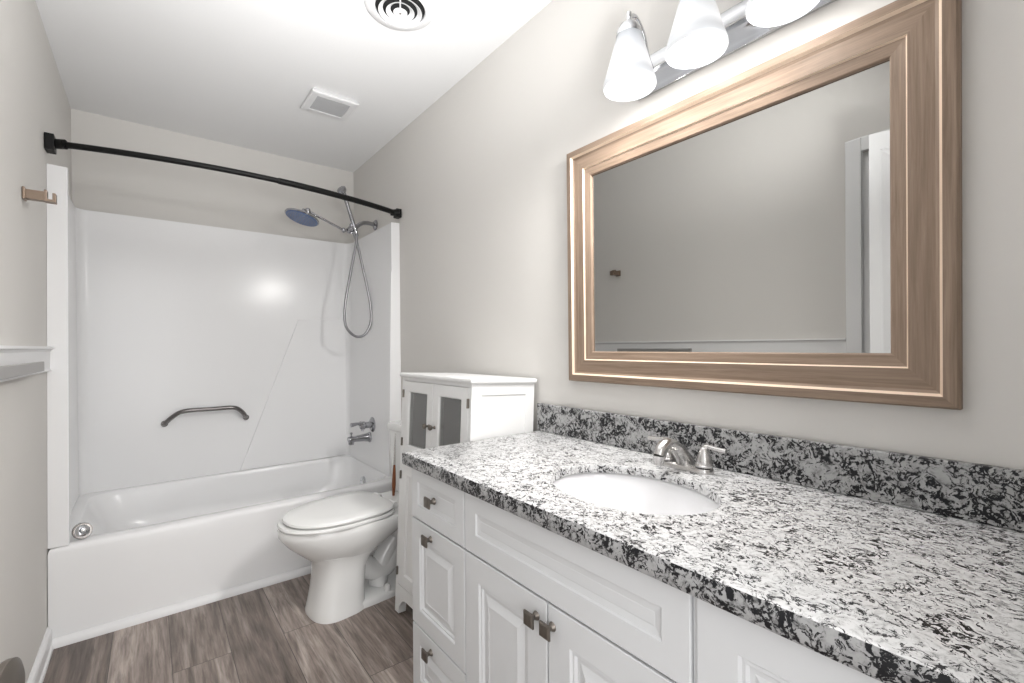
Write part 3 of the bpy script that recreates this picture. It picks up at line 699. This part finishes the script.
br = empty('cleaning_brush', 'brown wooden-handled brush standing upright in front of the toilet tank', 'brush', (1.283, 2.203, 0.3975))
bm = bmesh.new(); lathe(bm, (0, 0, 0), (0.04, 0.0, 1), [(0.006, 0), (0.0085, 0.03), (0.010, 0.06), (0.008, 0.11), (0.0055, 0.155)], 16); link('handle', bm, 'wood', br, smooth=0.8)
bm = bmesh.new(); lathe(bm, Vector((0.04, 0, 1))*0.155, (0.04, 0, 1), [(0.0060, 0), (0.0060, 0.05), (0.004, 0.12), (0.002, 0.16)], 14); link('tip', bm, 'nickel', br, smooth=0.8)

# ---------------------------------------------------------------- tall cabinet
CWd, CDp, CH = 0.525, 0.298, 1.022
tc = empty('bathroom_cabinet', 'tall white cabinet with two glass doors between vanity and toilet', 'cabinet', (1.157, 1.353, 0.013), (0, 0.048, 0.030))
t_ = 0.016; ZS = 0.665
bm = bmesh.new()
# sides are frame-and-panel: bottom, legs, shelf, back
for y0 in (0.0, CWd):
    s = 1 if y0 == 0 else -1
    ringpanel(bm, (0.001, y0 if s > 0 else CWd, 0.07) , (1, 0, 0), (0, 0, 1), (0, -s, 0), CDp-0.001, CH-0.07-0.016, [(0, -t_), (0, 0), (0.042, 0), (0.045, -0.005), (0.05, -0.005)])
for xx in (0.001, CDp-0.035):
    for yy in (0.0, CWd-0.035): box(bm, (xx, yy, 0.0), (xx+0.034, yy+0.035, 0.07))
box(bm, (0.022, t_, 0.085), (CDp-0.002, CWd-t_, 0.10))
box(bm, (0.014, t_, ZS-0.016), (CDp-0.002, CWd-t_, ZS)); box(bm, (0.001, t_, ZS-0.022), (0.014, CWd-t_, ZS+0.006))
box(bm, (0.001, t_, CH-0.030), (0.018, CWd-t_, CH-0.016)); box(bm, (0.001, t_, 0.070), (0.018, CWd-t_, 0.120))
link('carcass', bm, 'cab2', tc)
bm = boxes(((CDp-0.012, t_, 0.10), (CDp-0.004, CWd-t_, CH-0.02)), ((0.03, t_, 0.835), (CDp-0.012, CWd-t_, 0.848)))
link('shelf_and_back', bm, 'cab2', tc)
bm = boxes(((-0.012, -0.014, CH-0.016), (CDp+0.004, CWd+0.012, CH+0.002))); link('top_board', bm, 'cab2', tc, bevel=0.007, seg=3)
# shaped apron between the feet
pts = [(0.035, 0.075), (0.035, 0.03)]+[(0.035+0.05*t+0.0, 0.03+0.04*math.sin(PI/2*t)) for t in (0.3, 0.6, 1)]+[(CWd-0.085, 0.07)]+[(CWd-0.035-0.05*t, 0.03+0.04*math.sin(PI/2*t)) for t in (0.6, 0.3)]+[(CWd-0.035, 0.03), (CWd-0.035, 0.075)]
bm = bmesh.new(); loft(bm, [[(x, y, z) for y, z in pts] for x in (0.002, 0.014)]); link('foot_apron', bm, 'cab2', tc)
def hinge(parent, y, z):
    bm = bmesh.new(); tube(bm, [(-0.003, y, z-0.017), (-0.003, y, z+0.017)], 0.0042, 10); box(bm, (-0.002, y-0.005, z-0.016), (0.001, y+0.005, z+0.016))
    link('hinge', bm, 'pewter', parent, smooth=0.7)
def cdoor(y0, y1, z0, z1, hside, glass):
    o = (0.0165, y0+0.0015, z0); w_, h_ = y1-y0-0.003, z1-z0
    bm = bmesh.new()
    if glass:
        ringpanel(bm, o, (0, 1, 0), (0, 0, 1), (-1, 0, 0), w_, h_, [(0, 0), (0, 0.0155), (0.0015, 0.017), (0.042, 0.017), (0.046, 0.013), (0.046, 0)], hole=True)
        dd = link('glass_door', bm, 'cab2', tc)
        bm = boxes(((0.007, y0+0.046, z0+0.045), (0.010, y1-0.046, z1-0.045))); link('glass_pane', bm, 'glass', dd)
    else:
        ringpanel(bm, o, (0, 1, 0), (0, 0, 1), (-1, 0, 0), w_, h_, [(0, 0), (0, 0.0155), (0.0015, 0.017), (0.050, 0.017), (0.055, 0.009), (0.06, 0.009)])
        dd = link('lower_door', bm, 'cab2', tc)
    hy = y0 if hside < 0 else y1
    for z in (z0+0.055, z1-0.055): hinge(dd, hy, z)
    ky = (y1-0.022) if hside < 0 else (y0+0.022); kz = z0+h_*0.47 if glass else z1-0.10
    bm = bmesh.new(); lathe(bm, (-0.001, ky, kz), (-1, 0, 0), [(0.007, 0), (0.004, 0.004), (0.004, 0.011), (0.010, 0.016), (0.011, 0.022), (0.007, 0.027), (0.001, 0.028)], 18); link('knob', bm, 'pewter', dd, smooth=0.8)
cdoor(t_+0.001, CWd/2, ZS+0.008, CH-0.032, -1, True)
cdoor(CWd/2, CWd-t_-0.001, ZS+0.008, CH-0.032, 1, True)
cdoor(t_+0.001, CWd/2, 0.122, ZS-0.024, -1, False)
cdoor(CWd/2, CWd-t_-0.001, 0.122, ZS-0.024, 1, False)

# ---------------------------------------------------------------- left wall fittings
tb = empty('towel_bar', 'flat grey metal towel bar mounted on the white chair rail', 'towel bar', (0.011, 1.86, 1.0935))
bm = boxes(((0.026, -0.29, -0.016), (0.036, 0.29, 0.016))); link('bar', bm, 'bar', tb, bevel=0.002)
for s in (-1, 1):
    bm = boxes(((0.0, s*0.25-0.018, -0.012), (0.026, s*0.25+0.018, 0.012))); link('post', bm, 'bar', tb, bevel=0.002)

hk = empty('robe_hook', 'brushed bronze square robe hook on the left wall beside the shower', 'hook', (0.001, 2.165, 1.657))
bm = boxes(((0, -0.020, -0.020), (0.007, 0.020, 0.020))); link('wall_plate', bm, 'bronze', hk, bevel=0.002)
bm = boxes(((0.006, -0.014, -0.016), (0.056, 0.014, 0.014)), ((0.056, -0.016, -0.018), (0.078, 0.016, -0.010)), ((0.050, -0.016, -0.018), (0.057, 0.016, 0.020)), ((0.070, -0.016, -0.012), (0.078, 0.016, 0.012)))
link('prong', bm, 'bronze', hk, bevel=0.001)

# open entry door leaf beside the camera
ang = math.atan2(0.635, 0.13)
P0 = Vector((0.034, -0.02, 0.008))
dr = empty('entry_door', 'white panelled entry door swung open against the left wall', 'door', P0, (0, 0, 0))
fx = Vector((0.125, 0.640, 0)).normalized(); nx = Vector((fx.y, -fx.x, 0)); DL = 0.665
bm = bmesh.new()
def dbox(a, b, c0, c1, z0, z1):
    P8 = [fx*u+nx*n_+Vector((0, 0, z)) for z in (z0, z1) for u, n_ in ((a, c0), (b, c0), (b, c1), (a, c1))]
    vv_ = [bm.verts.new(p) for p in P8]
    for f in ((0, 3, 2, 1), (4, 5, 6, 7), (0, 1, 5, 4), (1, 2, 6, 5), (2, 3, 7, 6), (3, 0, 4, 7)): bm.faces.new([vv_[i] for i in f])
dbox(0, DL, -0.031, -0.004, 0, 2.055)
link('door_core', bm, 'trim', dr)
bm = bmesh.new(); ux = (0.055, DL/2-0.03, DL/2+0.03, DL-0.040)
for a, b in ((0, ux[0]), (ux[1], ux[2]), (ux[3], DL)): dbox(a, b, -0.004, 0.004, 0, 2.055)
for z0, z1 in ((0, 0.16), (0.86, 0.98), (1.98, 2.055)):
    for a, b in ((ux[0], ux[1]), (ux[2], ux[3])): dbox(a, b, -0.004, 0.004, z0, z1)
link('stile_and_rail_frame', bm, 'trim', dr)
for a, b in ((ux[0], ux[1]), (ux[2], ux[3])):
    for z0, z1 in ((0.16, 0.86), (0.98, 1.98)):
        bm = bmesh.new(); ringpanel(bm, fx*(a+0.008)+nx*(-0.0045)+Vector((0, 0, z0+0.008)), fx, (0, 0, 1), nx, b-a-0.016, z1-z0-0.016, [(0, 0), (0, 0.002), (0.03, 0.007), (0.032, 0.007)])
        link('raised_panel', bm, 'trim', dr)
kc = fx*(DL-0.045)+Vector((0, 0, 0.848))
bm = bmesh.new(); lathe(bm, kc, nx, [(0.030, 0.003), (0.030, 0.008), (0.012, 0.012), (0.012, 0.032), (0.023, 0.040), (0.025, 0.046), (0.025, 0.068), (0.024, 0.071)], 32); kk = link('door_knob', bm, 'nickel', dr, smooth=0.5)
bm = bmesh.new(); lathe(bm, kc, nx, [(0.0255, 0.066), (0.0262, 0.068), (0.0262, 0.072), (0.020, 0.075), (0.004, 0.075)], 32); link('end_cap', bm, 'pewter', kk, smooth=0.5)
